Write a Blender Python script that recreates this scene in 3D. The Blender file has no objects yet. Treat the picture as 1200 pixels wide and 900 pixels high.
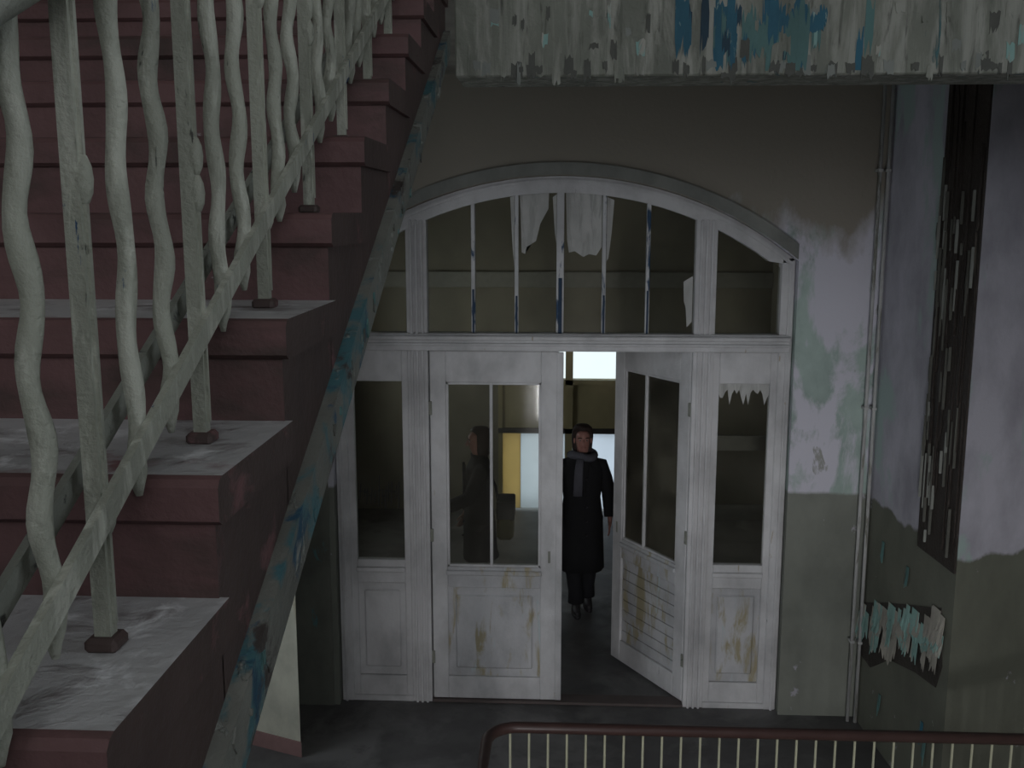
import bpy, bmesh, math, random
from mathutils import Vector, Matrix
random.seed(7)
C = bpy.context.scene.collection
S = bpy.context.scene
PI = math.pi

# ------------------------------------------------------------------ camera
EYE = 3.63
cam_d = bpy.data.cameras.new('camera'); cam = bpy.data.objects.new('camera', cam_d); C.objects.link(cam)
cam_d.sensor_width = 36.0; cam_d.lens = 36.0*1177/1200; cam_d.clip_start = 0.05
cam.location = (0, 0, EYE)
cam.rotation_euler = (math.radians(90-9.644), 0, math.radians(2.733))
S.camera = cam

# ------------------------------------------------------------------ world, lights, exposure
S.view_settings.view_transform = 'Standard'; S.view_settings.look = 'None'
S.view_settings.gamma = 1.0; S.view_settings.use_curve_mapping = False
S.view_settings.exposure = 0.0
w = bpy.data.worlds.new('overcast_sky'); S.world = w; w.use_nodes = True
bg = w.node_tree.nodes['Background']; bg.inputs[0].default_value = (0.80, 0.91, 1.0, 1); bg.inputs[1].default_value = 1.6

def area(name, loc, target, sx, sy, power, col):
    l = bpy.data.lights.new(name, 'AREA'); l.shape = 'RECTANGLE'; l.size = sx; l.size_y = sy
    l.energy = power; l.color = col
    o = bpy.data.objects.new(name, l); C.objects.link(o); o.location = loc
    d = Vector(target)-Vector(loc); o.rotation_euler = d.to_track_quat('-Z', 'Y').to_euler()
    return o
# daylight entering the tall stair window behind the camera, the window in the right wall, and the entrance side on the left
area('daylight_stair_window', (0.4, -2.75, 5.4), (0.4, 0, 4.9), 3.4, 2.4, 38, (0.98, 0.98, 1.0))
area('daylight_right_window', (3.65, 0.6, 4.2), (0.6, 3.0, 3.2), 2.0, 1.9, 10, (0.84, 0.90, 1.0))
area('daylight_left_window', (-3.55, 4.9, 1.7), (-1.6, 5.2, 0.6), 1.6, 1.8, 6, (0.95, 0.97, 1.0))
area('added_rear_fill', (0.03, -2.75, 0.95), (0.95, 5.0, 1.0), 0.75, 1.5, 170, (0.98, 0.965, 0.985))  # added unseen lamp below the landing, brightens the doors from the front
area('daylight_vestibule_window', (-2.75, 10.2, 2.2), (0.0, 10.6, 1.6), 1.6, 1.6, 6, (1.0, 0.97, 0.90))

# ------------------------------------------------------------------ helpers
def tag(o, label=None, cat=None, group=None, kind=None):
    if label: o['label'] = label
    if cat: o['category'] = cat
    if group: o['group'] = group
    if kind: o['kind'] = kind
    return o
def empty(name, loc=(0, 0, 0), rz=0.0, parent=None):
    o = bpy.data.objects.new(name, None); C.objects.link(o); o.location = loc; o.rotation_euler = (0, 0, rz)
    o.empty_display_size = 0.1
    if parent: o.parent = parent
    return o
def obj(name, bm, mats, parent=None, smooth=False):
    if isinstance(bm, bpy.types.Mesh): me = bm
    else:
        bmesh.ops.recalc_face_normals(bm, faces=bm.faces[:])
        me = bpy.data.meshes.new(name); bm.to_mesh(me); bm.free()
        if smooth:
            for p in me.polygons: p.use_smooth = True
    if mats is not None and len(me.materials) == 0:
        for m in (mats if isinstance(mats, (list, tuple)) else [mats]): me.materials.append(m)
    o = bpy.data.objects.new(name, me); C.objects.link(o)
    if parent: o.parent = parent
    return o
def share(name, src, parent=None, loc=None):
    o = src.copy(); o.name = name; C.objects.link(o); o.parent = parent
    if loc is not None: o.location = loc
    return o
def B(): return bmesh.new()
def add_box(bm, x0, x1, y0, y1, z0, z1, bev=0.0):
    b = bmesh.new()
    vs = [b.verts.new(p) for p in ((x0,y0,z0),(x1,y0,z0),(x1,y1,z0),(x0,y1,z0),(x0,y0,z1),(x1,y0,z1),(x1,y1,z1),(x0,y1,z1))]
    for f in ((0,3,2,1),(4,5,6,7),(0,1,5,4),(1,2,6,5),(2,3,7,6),(3,0,4,7)): b.faces.new([vs[i] for i in f])
    if bev: bmesh.ops.bevel(b, geom=b.edges[:], offset=bev, segments=1, affect='EDGES')
    merge(bm, b); return bm
def merge(bm, b):
    mp = {}
    for v in b.verts: mp[v] = bm.verts.new(v.co)
    for f in b.faces:
        try:
            nf = bm.faces.new([mp[v] for v in f.verts]); nf.material_index = f.material_index
        except ValueError: pass
    b.free()
def box(x0, x1, y0, y1, z0, z1, bev=0.0): return add_box(B(), x0, x1, y0, y1, z0, z1, bev)
def add_prism(bm, pts, a0, a1, axis):
    """pts: 2D outline; axis 'y': (x,z) extruded along y; 'x': (y,z) along x; 'z': (x,y) along z"""
    def P(p, a): return {'y': (p[0], a, p[1]), 'x': (a, p[0], p[1]), 'z': (p[0], p[1], a)}[axis]
    v0 = [bm.verts.new(P(p, a0)) for p in pts]; v1 = [bm.verts.new(P(p, a1)) for p in pts]
    n = len(pts)
    f0 = bm.faces.new(v0); f1 = bm.faces.new(list(reversed(v1)))
    for i in range(n): bm.faces.new((v0[i], v1[i], v1[(i+1) % n], v0[(i+1) % n]))
    if n > 4: bmesh.ops.triangulate(bm, faces=[f0, f1])
    return bm
def strip(top, bot, y0, y1):
    """band between two (x,z) polylines of equal length, extruded along y"""
    b = B(); q = [[b.verts.new((p[0], y, p[1])) for p in ln] for y in (y0, y1) for ln in (top, bot)]
    t0, b0, t1, b1 = q
    for i in range(len(top)-1):
        b.faces.new((t0[i], t0[i+1], b0[i+1], b0[i])); b.faces.new((t1[i], b1[i], b1[i+1], t1[i+1]))
        b.faces.new((t0[i], t1[i], t1[i+1], t0[i+1])); b.faces.new((b0[i], b0[i+1], b1[i+1], b1[i]))
    for i in (0, -1): b.faces.new((t0[i], b0[i], b1[i], t1[i]))
    return b
def prism(pts, a0, a1, axis): return add_prism(B(), pts, a0, a1, axis)
def add_tube(bm, path, rad, seg=8, prof=None, cap=True):
    """sweep a round (or given 2D profile) section along path; rad float or list"""
    path = [Vector(p) for p in path]; n = len(path); rings = []
    t0 = (path[1]-path[0]).normalized()
    ref = Vector((1, 0, 0)) if abs(t0.x) < 0.9 else Vector((0, 1, 0))
    for i, p in enumerate(path):
        t = (path[min(i+1, n-1)]-path[max(i-1, 0)]).normalized()
        s = (ref - t*ref.dot(t)).normalized(); u = t.cross(s)
        r = rad[i] if isinstance(rad, (list, tuple)) else rad
        pr = prof or [(math.cos(2*PI*k/seg), math.sin(2*PI*k/seg)) for k in range(seg)]
        rings.append([bm.verts.new(p+s*(a*r)+u*(b*r)) for a, b in pr])
    m = len(rings[0])
    for i in range(n-1):
        for k in range(m): bm.faces.new((rings[i][k], rings[i][(k+1) % m], rings[i+1][(k+1) % m], rings[i+1][k]))
    if cap: bm.faces.new(list(reversed(rings[0]))); bm.faces.new(rings[-1])
    return bm
def tube(path, rad, seg=8, prof=None): return add_tube(B(), path, rad, seg, prof)
def add_loft(bm, rings, cap=True):
    R = [[bm.verts.new(p) for p in r] for r in rings]; m = len(R[0])
    for i in range(len(R)-1):
        for k in range(m): bm.faces.new((R[i][k], R[i][(k+1) % m], R[i+1][(k+1) % m], R[i+1][k]))
    if cap: bm.faces.new(list(reversed(R[0]))); bm.faces.new(R[-1])
    return bm
def ell(cx, cy, z, rx, ry, n=18, wob=0.0, ph=0.0):
    return [(cx+rx*math.cos(2*PI*k/n)*(1+wob*math.sin(5*2*PI*k/n+ph)), cy+ry*math.sin(2*PI*k/n)*(1+wob*math.sin(5*2*PI*k/n+ph)), z) for k in range(n)]

# ------------------------------------------------------------------ materials
def newmat(name):
    m = bpy.data.materials.new(name); m.use_nodes = True; nt = m.node_tree
    return m, nt, nt.nodes['Principled BSDF']
def paint(name, base, layers=(), upper=None, rough=0.6, bump=0.25, bscale=40.0, zramp=None, spec=0.3, vary=0.18):
    """base colour + peeling layers [(colour, (sx,sy,sz), lo, hi, seed)], masks from stretched noise; zramp=(z, width, colour): dado paint below z"""
    m, nt, bs = newmat(name); N = nt.nodes; L = nt.links
    geo = N.new('ShaderNodeNewGeometry')
    def noise(sc, seed, det=5.0, rg=0.6, dist=0.0):
        mp = N.new('ShaderNodeMapping'); mp.inputs['Scale'].default_value = sc; mp.inputs['Location'].default_value = (seed*3.1, seed*1.7, seed*2.3)
        L.new(geo.outputs['Position'], mp.inputs['Vector'])
        n = N.new('ShaderNodeTexNoise'); n.inputs['Scale'].default_value = 1.0; n.inputs['Detail'].default_value = det
        n.inputs['Roughness'].default_value = rg; n.inputs['Distortion'].default_value = dist
        L.new(mp.outputs[0], n.inputs['Vector']); return n.outputs['Fac']
    def mix(a, b, fac):
        x = N.new('ShaderNodeMix'); x.data_type = 'RGBA'; L.new(fac, x.inputs[0])
        for s, v in ((6, a), (7, b)):
            if isinstance(v, tuple): x.inputs[s].default_value = (*v, 1)
            else: L.new(v, x.inputs[s])
        return x.outputs[2]
    def ramp(src, lo, hi):
        r = N.new('ShaderNodeMapRange'); r.inputs[1].default_value = lo; r.inputs[2].default_value = hi; r.clamp = True
        L.new(src, r.inputs[0]); return r.outputs[0]
    dark = tuple(c*(1-vary*2) for c in base)
    col = mix(dark, base, ramp(noise((3.0, 3.0, 2.0), 11), 0.3, 0.6))
    hsum = None
    if zramp:
        z, wd, dcol = zramp
        sep = N.new('ShaderNodeSeparateXYZ'); L.new(geo.outputs['Position'], sep.inputs[0])
        md = N.new('ShaderNodeMath'); md.operation = 'MULTIPLY_ADD'; md.inputs[1].default_value = wd; L.new(noise((4, 4, 3), 3), md.inputs[0]); L.new(sep.outputs[2], md.inputs[2])
        below = ramp(md.outputs[0], z+wd*0.5+0.012, z+wd*0.5-0.012)
        dk = tuple(c*0.75 for c in dcol)
    for k, (lc, sc, lo, hi, seed) in enumerate(layers):
        f = ramp(noise(sc, seed, 7.0, 0.62, 0.4), lo, hi); col = mix(col, lc, f); hsum = f
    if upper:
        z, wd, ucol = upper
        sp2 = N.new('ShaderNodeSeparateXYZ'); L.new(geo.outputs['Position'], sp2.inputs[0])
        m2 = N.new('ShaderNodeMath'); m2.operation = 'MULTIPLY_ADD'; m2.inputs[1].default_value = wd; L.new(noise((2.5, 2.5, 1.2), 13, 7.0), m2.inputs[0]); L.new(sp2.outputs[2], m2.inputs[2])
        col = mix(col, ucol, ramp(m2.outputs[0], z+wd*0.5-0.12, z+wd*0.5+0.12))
    if zramp:
        dc = mix(dk, dcol, ramp(noise((2.5, 2.5, 1.5), 5), 0.35, 0.6))
        dc = mix(dc, (0.34, 0.33, 0.36), ramp(noise((5, 5, 4), 9, 7.0), 0.655, 0.68))
        col = mix(col, dc, below)
    L.new(col, bs.inputs['Base Color'])
    bs.inputs['Roughness'].default_value = rough; bs.inputs['Specular IOR Level'].default_value = spec
    if bump:
        bp = N.new('ShaderNodeBump'); bp.inputs['Strength'].default_value = bump; bp.inputs['Distance'].default_value = 0.01
        n = noise((bscale,)*3, 21, 4.0)
        if hsum is not None:
            ad = N.new('ShaderNodeMath'); ad.operation = 'ADD'; L.new(n, ad.inputs[0]); L.new(hsum, ad.inputs[1]); n = ad.outputs[0]
        L.new(n, bp.inputs['Height']); L.new(bp.outputs[0], bs.inputs['Normal'])
    return m
def plain(name, col, rough=0.6, metal=0.0, spec=0.3):
    m, nt, bs = newmat(name); N = nt.nodes; L = nt.links
    tc = N.new('ShaderNodeNewGeometry'); n = N.new('ShaderNodeTexNoise'); n.inputs['Scale'].default_value = 14.0; n.inputs['Detail'].default_value = 4
    L.new(tc.outputs['Position'], n.inputs['Vector'])
    x = N.new('ShaderNodeMix'); x.data_type = 'RGBA'; L.new(n.outputs['Fac'], x.inputs[0])
    x.inputs[6].default_value = (*[c*0.75 for c in col], 1); x.inputs[7].default_value = (*[min(1, c*1.2) for c in col], 1)
    L.new(x.outputs[2], bs.inputs['Base Color']); bs.inputs['Roughness'].default_value = rough
    bs.inputs['Metallic'].default_value = metal; bs.inputs['Specular IOR Level'].default_value = spec
    return m
def glass(name, dirt=0.06, dcol=(0.35, 0.33, 0.28)):
    m = bpy.data.materials.new(name); m.use_nodes = True; nt = m.node_tree; N = nt.nodes; L = nt.links
    N.remove(N['Principled BSDF']); out = N['Material Output']
    tr = N.new('ShaderNodeBsdfTransparent'); tr.inputs[0].default_value = (0.86, 0.87, 0.84, 1)
    gl = N.new('ShaderNodeBsdfGlossy'); gl.inputs['Roughness'].default_value = 0.06
    df = N.new('ShaderNodeBsdfDiffuse'); df.inputs[0].default_value = (*dcol, 1)
    fr = N.new('ShaderNodeFresnel'); fr.inputs[0].default_value = 1.35
    geo = N.new('ShaderNodeNewGeometry'); n = N.new('ShaderNodeTexNoise'); n.inputs['Scale'].default_value = 3.0; n.inputs['Detail'].default_value = 6
    L.new(geo.outputs['Position'], n.inputs['Vector'])
    mr = N.new('ShaderNodeMapRange'); mr.inputs[1].default_value = 0.35; mr.inputs[2].default_value = 0.8; mr.inputs[3].default_value = dirt*0.4; mr.inputs[4].default_value = dirt*2
    L.new(n.outputs['Fac'], mr.inputs[0])
    m1 = N.new('ShaderNodeMixShader'); L.new(fr.outputs[0], m1.inputs[0]); L.new(tr.outputs[0], m1.inputs[1]); L.new(gl.outputs[0], m1.inputs[2])
    m2 = N.new('ShaderNodeMixShader'); L.new(mr.outputs[0], m2.inputs[0]); L.new(m1.outputs[0], m2.inputs[1]); L.new(df.outputs[0], m2.inputs[2])
    L.new(m2.outputs[0], out.inputs[0]); return m
def frosted(name, col, trans=0.8):
    m = bpy.data.materials.new(name); m.use_nodes = True; nt = m.node_tree; N = nt.nodes; L = nt.links
    N.remove(N['Principled BSDF']); out = N['Material Output']
    t = N.new('ShaderNodeBsdfTranslucent'); t.inputs[0].default_value = (*col, 1)
    d = N.new('ShaderNodeBsdfDiffuse'); d.inputs[0].default_value = (*col, 1)
    n = N.new('ShaderNodeTexNoise'); n.inputs['Scale'].default_value = 6.0
    geo = N.new('ShaderNodeNewGeometry'); L.new(geo.outputs['Position'], n.inputs['Vector'])
    mr = N.new('ShaderNodeMapRange'); mr.inputs[3].default_value = 1-trans-0.08; mr.inputs[4].default_value = 1-trans+0.08; L.new(n.outputs['Fac'], mr.inputs[0])
    x = N.new('ShaderNodeMixShader'); L.new(mr.outputs[0], x.inputs[0]); L.new(t.outputs[0], x.inputs[1]); L.new(d.outputs[0], x.inputs[2])
    L.new(x.outputs[0], out.inputs[0]); return m

BLUE = (0.025, 0.13, 0.24); TEAL = (0.10, 0.27, 0.27)
M = {}
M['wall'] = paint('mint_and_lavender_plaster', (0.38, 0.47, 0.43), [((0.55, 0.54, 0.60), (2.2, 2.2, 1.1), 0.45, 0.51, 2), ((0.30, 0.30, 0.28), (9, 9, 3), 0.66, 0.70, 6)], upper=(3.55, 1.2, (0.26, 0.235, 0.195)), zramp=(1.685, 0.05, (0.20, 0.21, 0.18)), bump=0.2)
M['wall_side'] = paint('lavender_plaster', (0.43, 0.42, 0.47), [((0.32, 0.40, 0.38), (2.0, 2.0, 0.8), 0.53, 0.58, 4), ((0.30, 0.30, 0.30), (10, 10, 3), 0.68, 0.71, 8)], zramp=(1.68, 0.16, (0.135, 0.14, 0.11)), bump=0.2)
M['wall_dark'] = paint('dark_olive_plaster', (0.17, 0.175, 0.15), [((0.10, 0.20, 0.21), (8, 8, 2), 0.66, 0.70, 3)], bump=0.2)  # darker olive for the strip left of the door
M['pier'] = paint('cream_plaster', (0.56, 0.54, 0.44), [((0.42, 0.38, 0.28), (12, 12, 2), 0.58, 0.66, 5)], bump=0.2)
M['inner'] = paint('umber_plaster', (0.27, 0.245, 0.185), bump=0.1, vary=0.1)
M['tan'] = paint('tan_panel', (0.40, 0.34, 0.19), bump=0.1, vary=0.08)
M['ceil'] = paint('grey_ceiling_plaster', (0.34, 0.32, 0.28), bump=0.15)
M['floor'] = paint('grey_stone_floor', (0.125, 0.12, 0.118), [((0.18, 0.175, 0.17), (1.5, 1.5, 1.5), 0.5, 0.62, 4), ((0.12, 0.11, 0.11), (4, 4, 4), 0.62, 0.7, 9)], rough=0.55, bump=0.15)
M['beam'] = paint('flaking_beam_paint', (0.215, 0.22, 0.18), [((0.34, 0.335, 0.29), (14, 14, 1.8), 0.46, 0.60, 12), ((0.08, 0.08, 0.065), (26, 26, 3), 0.56, 0.68, 15), ((0.07, 0.16, 0.17), (13, 13, 2.5), 0.64, 0.68, 19)], bump=0.6, bscale=25)
M['white'] = paint('worn_white_door_paint', (0.58, 0.575, 0.58), [((0.34, 0.29, 0.21), (11, 11, 2.0), 0.68, 0.72, 3), ((0.30, 0.30, 0.30), (26, 26, 4), 0.70, 0.73, 7)], bump=0.25, bscale=60)
M['white_worn'] = paint('scuffed_white_panel_paint', (0.50, 0.50, 0.51), [((0.33, 0.29, 0.19), (9, 9, 2.2), 0.52, 0.62, 5), ((0.44, 0.49, 0.50), (12, 12, 2.5), 0.61, 0.66, 9)], bump=0.3, bscale=60)
M['muntin'] = paint('white_and_blue_muntin_paint', (0.55, 0.55, 0.56), [((0.02, 0.055, 0.11), (14, 14, 3.0), 0.54, 0.60, 8)], bump=0.2)
M['bar'] = paint('grey_green_iron_paint', (0.36, 0.365, 0.30), [((0.45, 0.45, 0.38), (30, 30, 6), 0.5, 0.62, 3), ((0.02, 0.06, 0.13), (26, 26, 7), 0.67, 0.69, 14), ((0.06, 0.06, 0.05), (50, 50, 9), 0.67, 0.70, 5)], bump=0.5, bscale=80)
M['rail_iron'] = paint('dark_grey_iron_paint', (0.26, 0.265, 0.225), [((0.05, 0.05, 0.045), (24, 24, 24), 0.60, 0.66, 6)], bump=0.4, bscale=80)
M['red'] = paint('oxblood_step_paint', (0.155, 0.082, 0.080), [((0.07, 0.045, 0.04), (2.5, 5, 7), 0.48, 0.66, 6), ((0.33, 0.29, 0.29), (12, 30, 30), 0.69, 0.72, 3)], bump=0.3)
M['tread'] = paint('worn_grey_tread', (0.52, 0.505, 0.50), [((0.20, 0.10, 0.10), (5, 6, 5), 0.60, 0.72, 3), ((0.70, 0.69, 0.69), (9, 9, 9), 0.56, 0.66, 13), ((0.20, 0.17, 0.165), (10, 12, 12), 0.54, 0.70, 23)], bump=0.4)
M['step_end'] = paint('dark_step_end', (0.085, 0.058, 0.052), [((0.17, 0.085, 0.085), (7, 7, 7), 0.58, 0.66, 4)], bump=0.3)  # step ends, a darker red-brown than the risers
M['stringer'] = paint('flaking_stringer_paint', (0.19, 0.19, 0.165), [((0.06, 0.14, 0.155), (6, 5, 5), 0.52, 0.58, 6), ((0.025, 0.07, 0.11), (8, 7, 7), 0.57, 0.62, 18), ((0.06, 0.05, 0.045), (9, 8, 8), 0.58, 0.63, 31), ((0.26, 0.27, 0.24), (14, 12, 12), 0.60, 0.66, 41)], bump=0.7, bscale=30)
M['wood'] = plain('dark_handrail_wood', (0.06, 0.034, 0.030), 0.4)
M['thinbar'] = plain('pale_iron_paint', (0.42, 0.42, 0.30), 0.6)
M['chase'] = paint('exposed_dark_lath', (0.035, 0.027, 0.022), [((0.14, 0.12, 0.10), (22, 22, 1.4), 0.63, 0.68, 7)], bump=0.9, bscale=30)
M['flake'] = paint('turquoise_flake', (0.27, 0.44, 0.40), [((0.40, 0.38, 0.33), (14, 14, 4), 0.52, 0.58, 3)], bump=0.3)
M['flake_beige'] = paint('beige_flake', (0.38, 0.36, 0.31), bump=0.3)
M['flake_blue'] = paint('blue_flake', (0.03, 0.13, 0.19), [((0.30, 0.40, 0.36), (20, 20, 5), 0.58, 0.62, 3)], bump=0.3)
M['flake_pale'] = paint('pale_flake', (0.44, 0.44, 0.39), bump=0.3)
M['flake_dim'] = paint('dim_flake', (0.25, 0.26, 0.235), bump=0.3)
M['grime'] = paint('grimy_plaster_edge', (0.10, 0.10, 0.085), bump=0.4)
M['blue_dark'] = paint('dark_blue_coat', (0.02, 0.055, 0.085), bump=0.3)
M['flake_teal'] = paint('teal_flake', (0.10, 0.20, 0.19), bump=0.3)
M['hole'] = paint('bare_dark_brick', (0.045, 0.038, 0.032), bump=0.8, bscale=18)
M['pipe'] = paint('pipe_paint', (0.44, 0.44, 0.43), [((0.2, 0.2, 0.17), (30, 30, 4), 0.55, 0.62, 3)], bump=0.2)
M['glass'] = glass('dusty_glass', 0.035)
M['glass_lit_haze'] = glass('dusty_glass_lit_haze', 0.16, (0.30, 0.275, 0.21))  # dust plus tan haze that paints the light showing in the open leaf
M['glass_clear'] = glass('clear_glass', 0.01)
M['frost'] = frosted('frosted_pane', (0.70, 0.72, 0.74), 0.9)
M['yellow'] = frosted('yellow_curtain', (0.66, 0.54, 0.32), 0.8)
M['whitewash'] = paint('whitewash_smear', (0.50, 0.50, 0.48), [((0.36, 0.36, 0.34), (20, 20, 3), 0.5, 0.6, 4)], bump=0.2)
M['ink'] = plain('black_marker', (0.02, 0.02, 0.02), 0.7)
M['coat'] = plain('black_coat_cloth', (0.012, 0.012, 0.013), 0.9)
M['trouser'] = plain('black_trouser_cloth', (0.012, 0.012, 0.014), 0.9)
M['shoe'] = plain('dark_shoe_leather', (0.03, 0.028, 0.03), 0.5)
M['skin'] = plain('skin', (0.32, 0.16, 0.13), 0.6)
M['hair'] = plain('dark_brown_hair', (0.025, 0.015, 0.012), 0.7)
M['scarf'] = plain('grey_scarf_wool', (0.085, 0.085, 0.10), 0.95)
M['eye'] = plain('eye_white', (0.3, 0.28, 0.27), 0.5)
M['lip'] = plain('lip', (0.25, 0.09, 0.08), 0.5)
M['cuff'] = plain('pale_pink_cuff_cloth', (0.45, 0.33, 0.30), 0.9)
M['bag'] = plain('olive_bag_cloth', (0.13, 0.115, 0.02), 0.9)
M['plastic'] = plain('switch_plastic_black', (0.03, 0.03, 0.03), 0.5)

# ------------------------------------------------------------------ the setting
WF, WB = 6.95, 7.30            # faces of the door wall
FR = 7.02                      # face of the door frame
HW, SPR, APX = 1.62, 3.31, 3.885
s_ = APX-SPR; RAD = (HW*HW+s_*s_)/(2*s_); ZC = APX-RAD
def arch_z(x, off=0.0): return ZC+math.sqrt(max(0.0, (RAD+off)**2-x*x))

def struct(name, bm, m, label, cat, **k): return tag(obj(name, bm, m, **k), label, cat, kind='structure')

fl = B()
add_box(fl, -3.6, 3.6, 5.0, 12.3, -0.2, 0); add_box(fl, -3.6, -0.42, -2.7, 5.0, -0.2, 0); add_box(fl, -0.42, 3.6, -2.7, 1.4, -0.2, 0)
struct('floor', fl, M['floor'], 'worn dark grey stone floor of the hall in front of the arched doors', 'floor')

# door wall with arched opening
N_ = 28
ax_ = [-HW+2*HW*i/N_ for i in range(N_+1)]
wbm = strip([(x, 4.6) for x in ax_], [(x, arch_z(x)) for x in ax_], WF, WB)
add_box(wbm, -2.6, -HW, WF, WB, 0, 4.6); add_box(wbm, HW, 2.6, WF, WB, 0, 4.6)
# left of the door the plaster is olive: a thin, darker strip over the wall
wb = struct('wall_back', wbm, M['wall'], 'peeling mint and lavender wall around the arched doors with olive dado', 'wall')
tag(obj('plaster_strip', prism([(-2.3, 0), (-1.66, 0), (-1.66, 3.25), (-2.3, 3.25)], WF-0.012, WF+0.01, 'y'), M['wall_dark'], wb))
# dark moulding following the arch
mo = B(); a = [(-1.61+3.22*i/N_) for i in range(N_+1)]
mo = strip([(x, ZC+math.sqrt((RAD+0.085)**2-x*x)) for x in a], [(x, ZC+math.sqrt((RAD+0.005)**2-x*x)) for x in a], WF-0.03, WF+0.02)
M['mould'] = paint('grey_moulding', (0.23, 0.235, 0.215), bump=0.2)
tag(obj('arch_moulding', mo, M['mould'], wb))

# right side wall, corner and splayed end
RA, RB_, RC = (2.17, 6.97), (2.27, 5.58), (2.86, 5.86)
wr = struct('wall_right', prism([RA, RB_, RC, (3.6, 5.86), (3.6, 7.3), (2.17, 7.3)], 0, 4.6, 'z'), M['wall_side'], 'lavender plaster return wall with olive dado right of the doors', 'wall')
def side(y): return RA[0]+(RB_[0]-RA[0])*(RA[1]-y)/(RA[1]-RB_[1])
# rough dark strip of bare lath at the corner, with battens standing a little proud
ch = B(); random.seed(3)
ch_y0, ch_y1 = 5.585, 6.08
add_prism(ch, [(side(ch_y0)-0.012, ch_y0), (side(ch_y1)-0.012, ch_y1), (side(ch_y1)+0.02, ch_y1), (side(ch_y0)+0.01, ch_y0)], 1.60, 4.5, 'z')
lath = obj('bare_lath_strip', ch, M['chase'], wr); tag(lath, 'dark brown strip where the plaster has fallen off')
for i in range(34):   # torn slivers of lath
    y = random.uniform(ch_y0+.01, ch_y1-.03); z0 = random.uniform(1.62, 3.9); h = random.uniform(.25, 1.1); wd = random.uniform(.006, .03)
    d = random.uniform(.016, .026); x = side(y)
    obj('lath_sliver', prism([(y, z0+.05), (y+wd*.5, z0), (y+wd, z0+.08), (y+wd*random.uniform(.6, 1), min(4.5, z0+h)), (y+wd*.2, min(4.48, z0+h*.93))], x-d, x+.004, 'x'), M['chase'], lath)
for i in range(60):   # plaster left on the strip, denser towards its far edge
    y = ch_y1-abs(random.gauss(0, .16)) if i % 2 else random.uniform(ch_y0+.02, ch_y1-.02)
    y = max(ch_y0+.01, y); z = random.uniform(1.66, 3.7); hgt = random.uniform(0.06, 0.38); wd = random.uniform(0.003, 0.011)
    x = side(y)-0.026
    obj('plaster_crumb', prism([(y, z+hgt*.55), (y+wd*.4, z), (y+wd*1.4, z+hgt*0.4), (y+wd*0.7, z+hgt)], x-0.004, x+0.012, 'x'), M[random.choice(('flake_dim', 'grime', 'grime', 'grime'))], lath)

# left pier with splayed cream face
PC, PS = (-1.726, 6.21), (-2.23, 6.41)
wl = struct('wall_left', prism([PC, (-1.93, 6.95), (-3.6, 6.95), (-3.6, 6.95), (-3.6, 6.955), (-3.6, 6.90), (-2.75, 6.62), PS][0:1]+[(-1.93, 6.95), (-2.9, 6.95), (-2.9, 6.676), PS], 0, 4.4, 'z'), M['pier'], 'cream plaster pier left of the doors with a splayed lit face', 'wall')
obj('baseboard_strip', prism([(PC[0]+0.008, PC[1]-0.012), (PC[0]-0.004, PC[1]+0.02), (PS[0], PS[1]+0.02), (PS[0], PS[1]-0.012)], 0, 0.11, 'z'), plain('dusty_red_skirting', (0.27, 0.16, 0.15)), wl)
# dark socket hole box on the pier
dx, dy = PS[0]-PC[0], PS[1]-PC[1]; ln = math.hypot(dx, dy); dx /= ln; dy /= ln
def pier(u, n): return (PC[0]+dx*u+dy*n, PC[1]+dy*u-dx*n)   # n outward
# outward normal of the splay points to -y: (dy,-dx) has y = -dx > 0 -> use negative n
def pq(u, n): return (PC[0]+dx*u-dy*n, PC[1]+dy*u+dx*n)
obj('socket_box', prism([pq(.33, .012), pq(.46, .012), pq(.46, -.01), pq(.33, -.01)], 0.34, 0.50, 'z'), M['plastic'], wl)

# ceiling slab over the hall and the landing beam
cs = B(); add_box(cs, -3.6, 3.6, 3.95, 7.3, 4.55, 4.72); 
struct('ceiling', cs, M['ceil'], 'grey plaster ceiling over the hall behind the beam', 'ceiling')
bm = B(); add_box(bm, -0.40, 3.6, 3.90, 4.22, 4.135, 4.435, 0.006)
beam = struct('trim_1', bm, M['beam'], 'landing beam with flaking pale and blue paint across the top', 'beam')
obj('slab_edge', box(-0.40, 3.6, 3.93, 4.22, 4.435, 4.72), M['red'], beam)
struct('ceiling_upper', box(-3.8, 3.8, -3.0, 7.5, 7.2, 7.4), M['ceil'], 'grey plaster ceiling high over the stairwell', 'ceiling')
# stairwell enclosure behind and beside the viewer
M['well'] = paint('stairwell_plaster', (0.36, 0.36, 0.34), bump=0.1)
bw = B()
add_box(bw, -2.6, -1.3, -2.7, -2.5, 0, 7.2); add_box(bw, 2.1, 3.8, -2.7, -2.5, 0, 7.2); add_box(bw, -1.3, 2.1, -2.7, -2.5, 1.75, 4.2); add_box(bw, -1.3, 2.1, -2.7, -2.5, 6.6, 7.2)
add_box(bw, -1.3, -0.36, -2.7, -2.5, 0, 1.75); add_box(bw, .58, 2.1, -2.7, -2.5, 0, 1.75)  # gap below the landing lets the added rear lamp shine through
struct('wall_front', bw, M['well'], 'stairwell wall behind the viewer with a tall window opening', 'wall')
rw = B()
add_box(rw, 3.4, 3.6, -2.7, -.4, 0, 7.2); add_box(rw, 3.4, 3.6, 1.6, 5.9, 0, 7.2); add_box(rw, 3.4, 3.6, -.4, 1.6, 0, 3.25); add_box(rw, 3.4, 3.6, -.4, 1.6, 5.15, 7.2)
struct('wall_well_right', rw, M['well'], 'right stairwell wall with a window opening', 'wall')
struct('wall_well_left', box(-2.7, -2.5, -2.7, 3.9, 1.9, 7.2), M['well'], 'left stairwell wall behind the flight of steps', 'wall')
lw = B()
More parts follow.
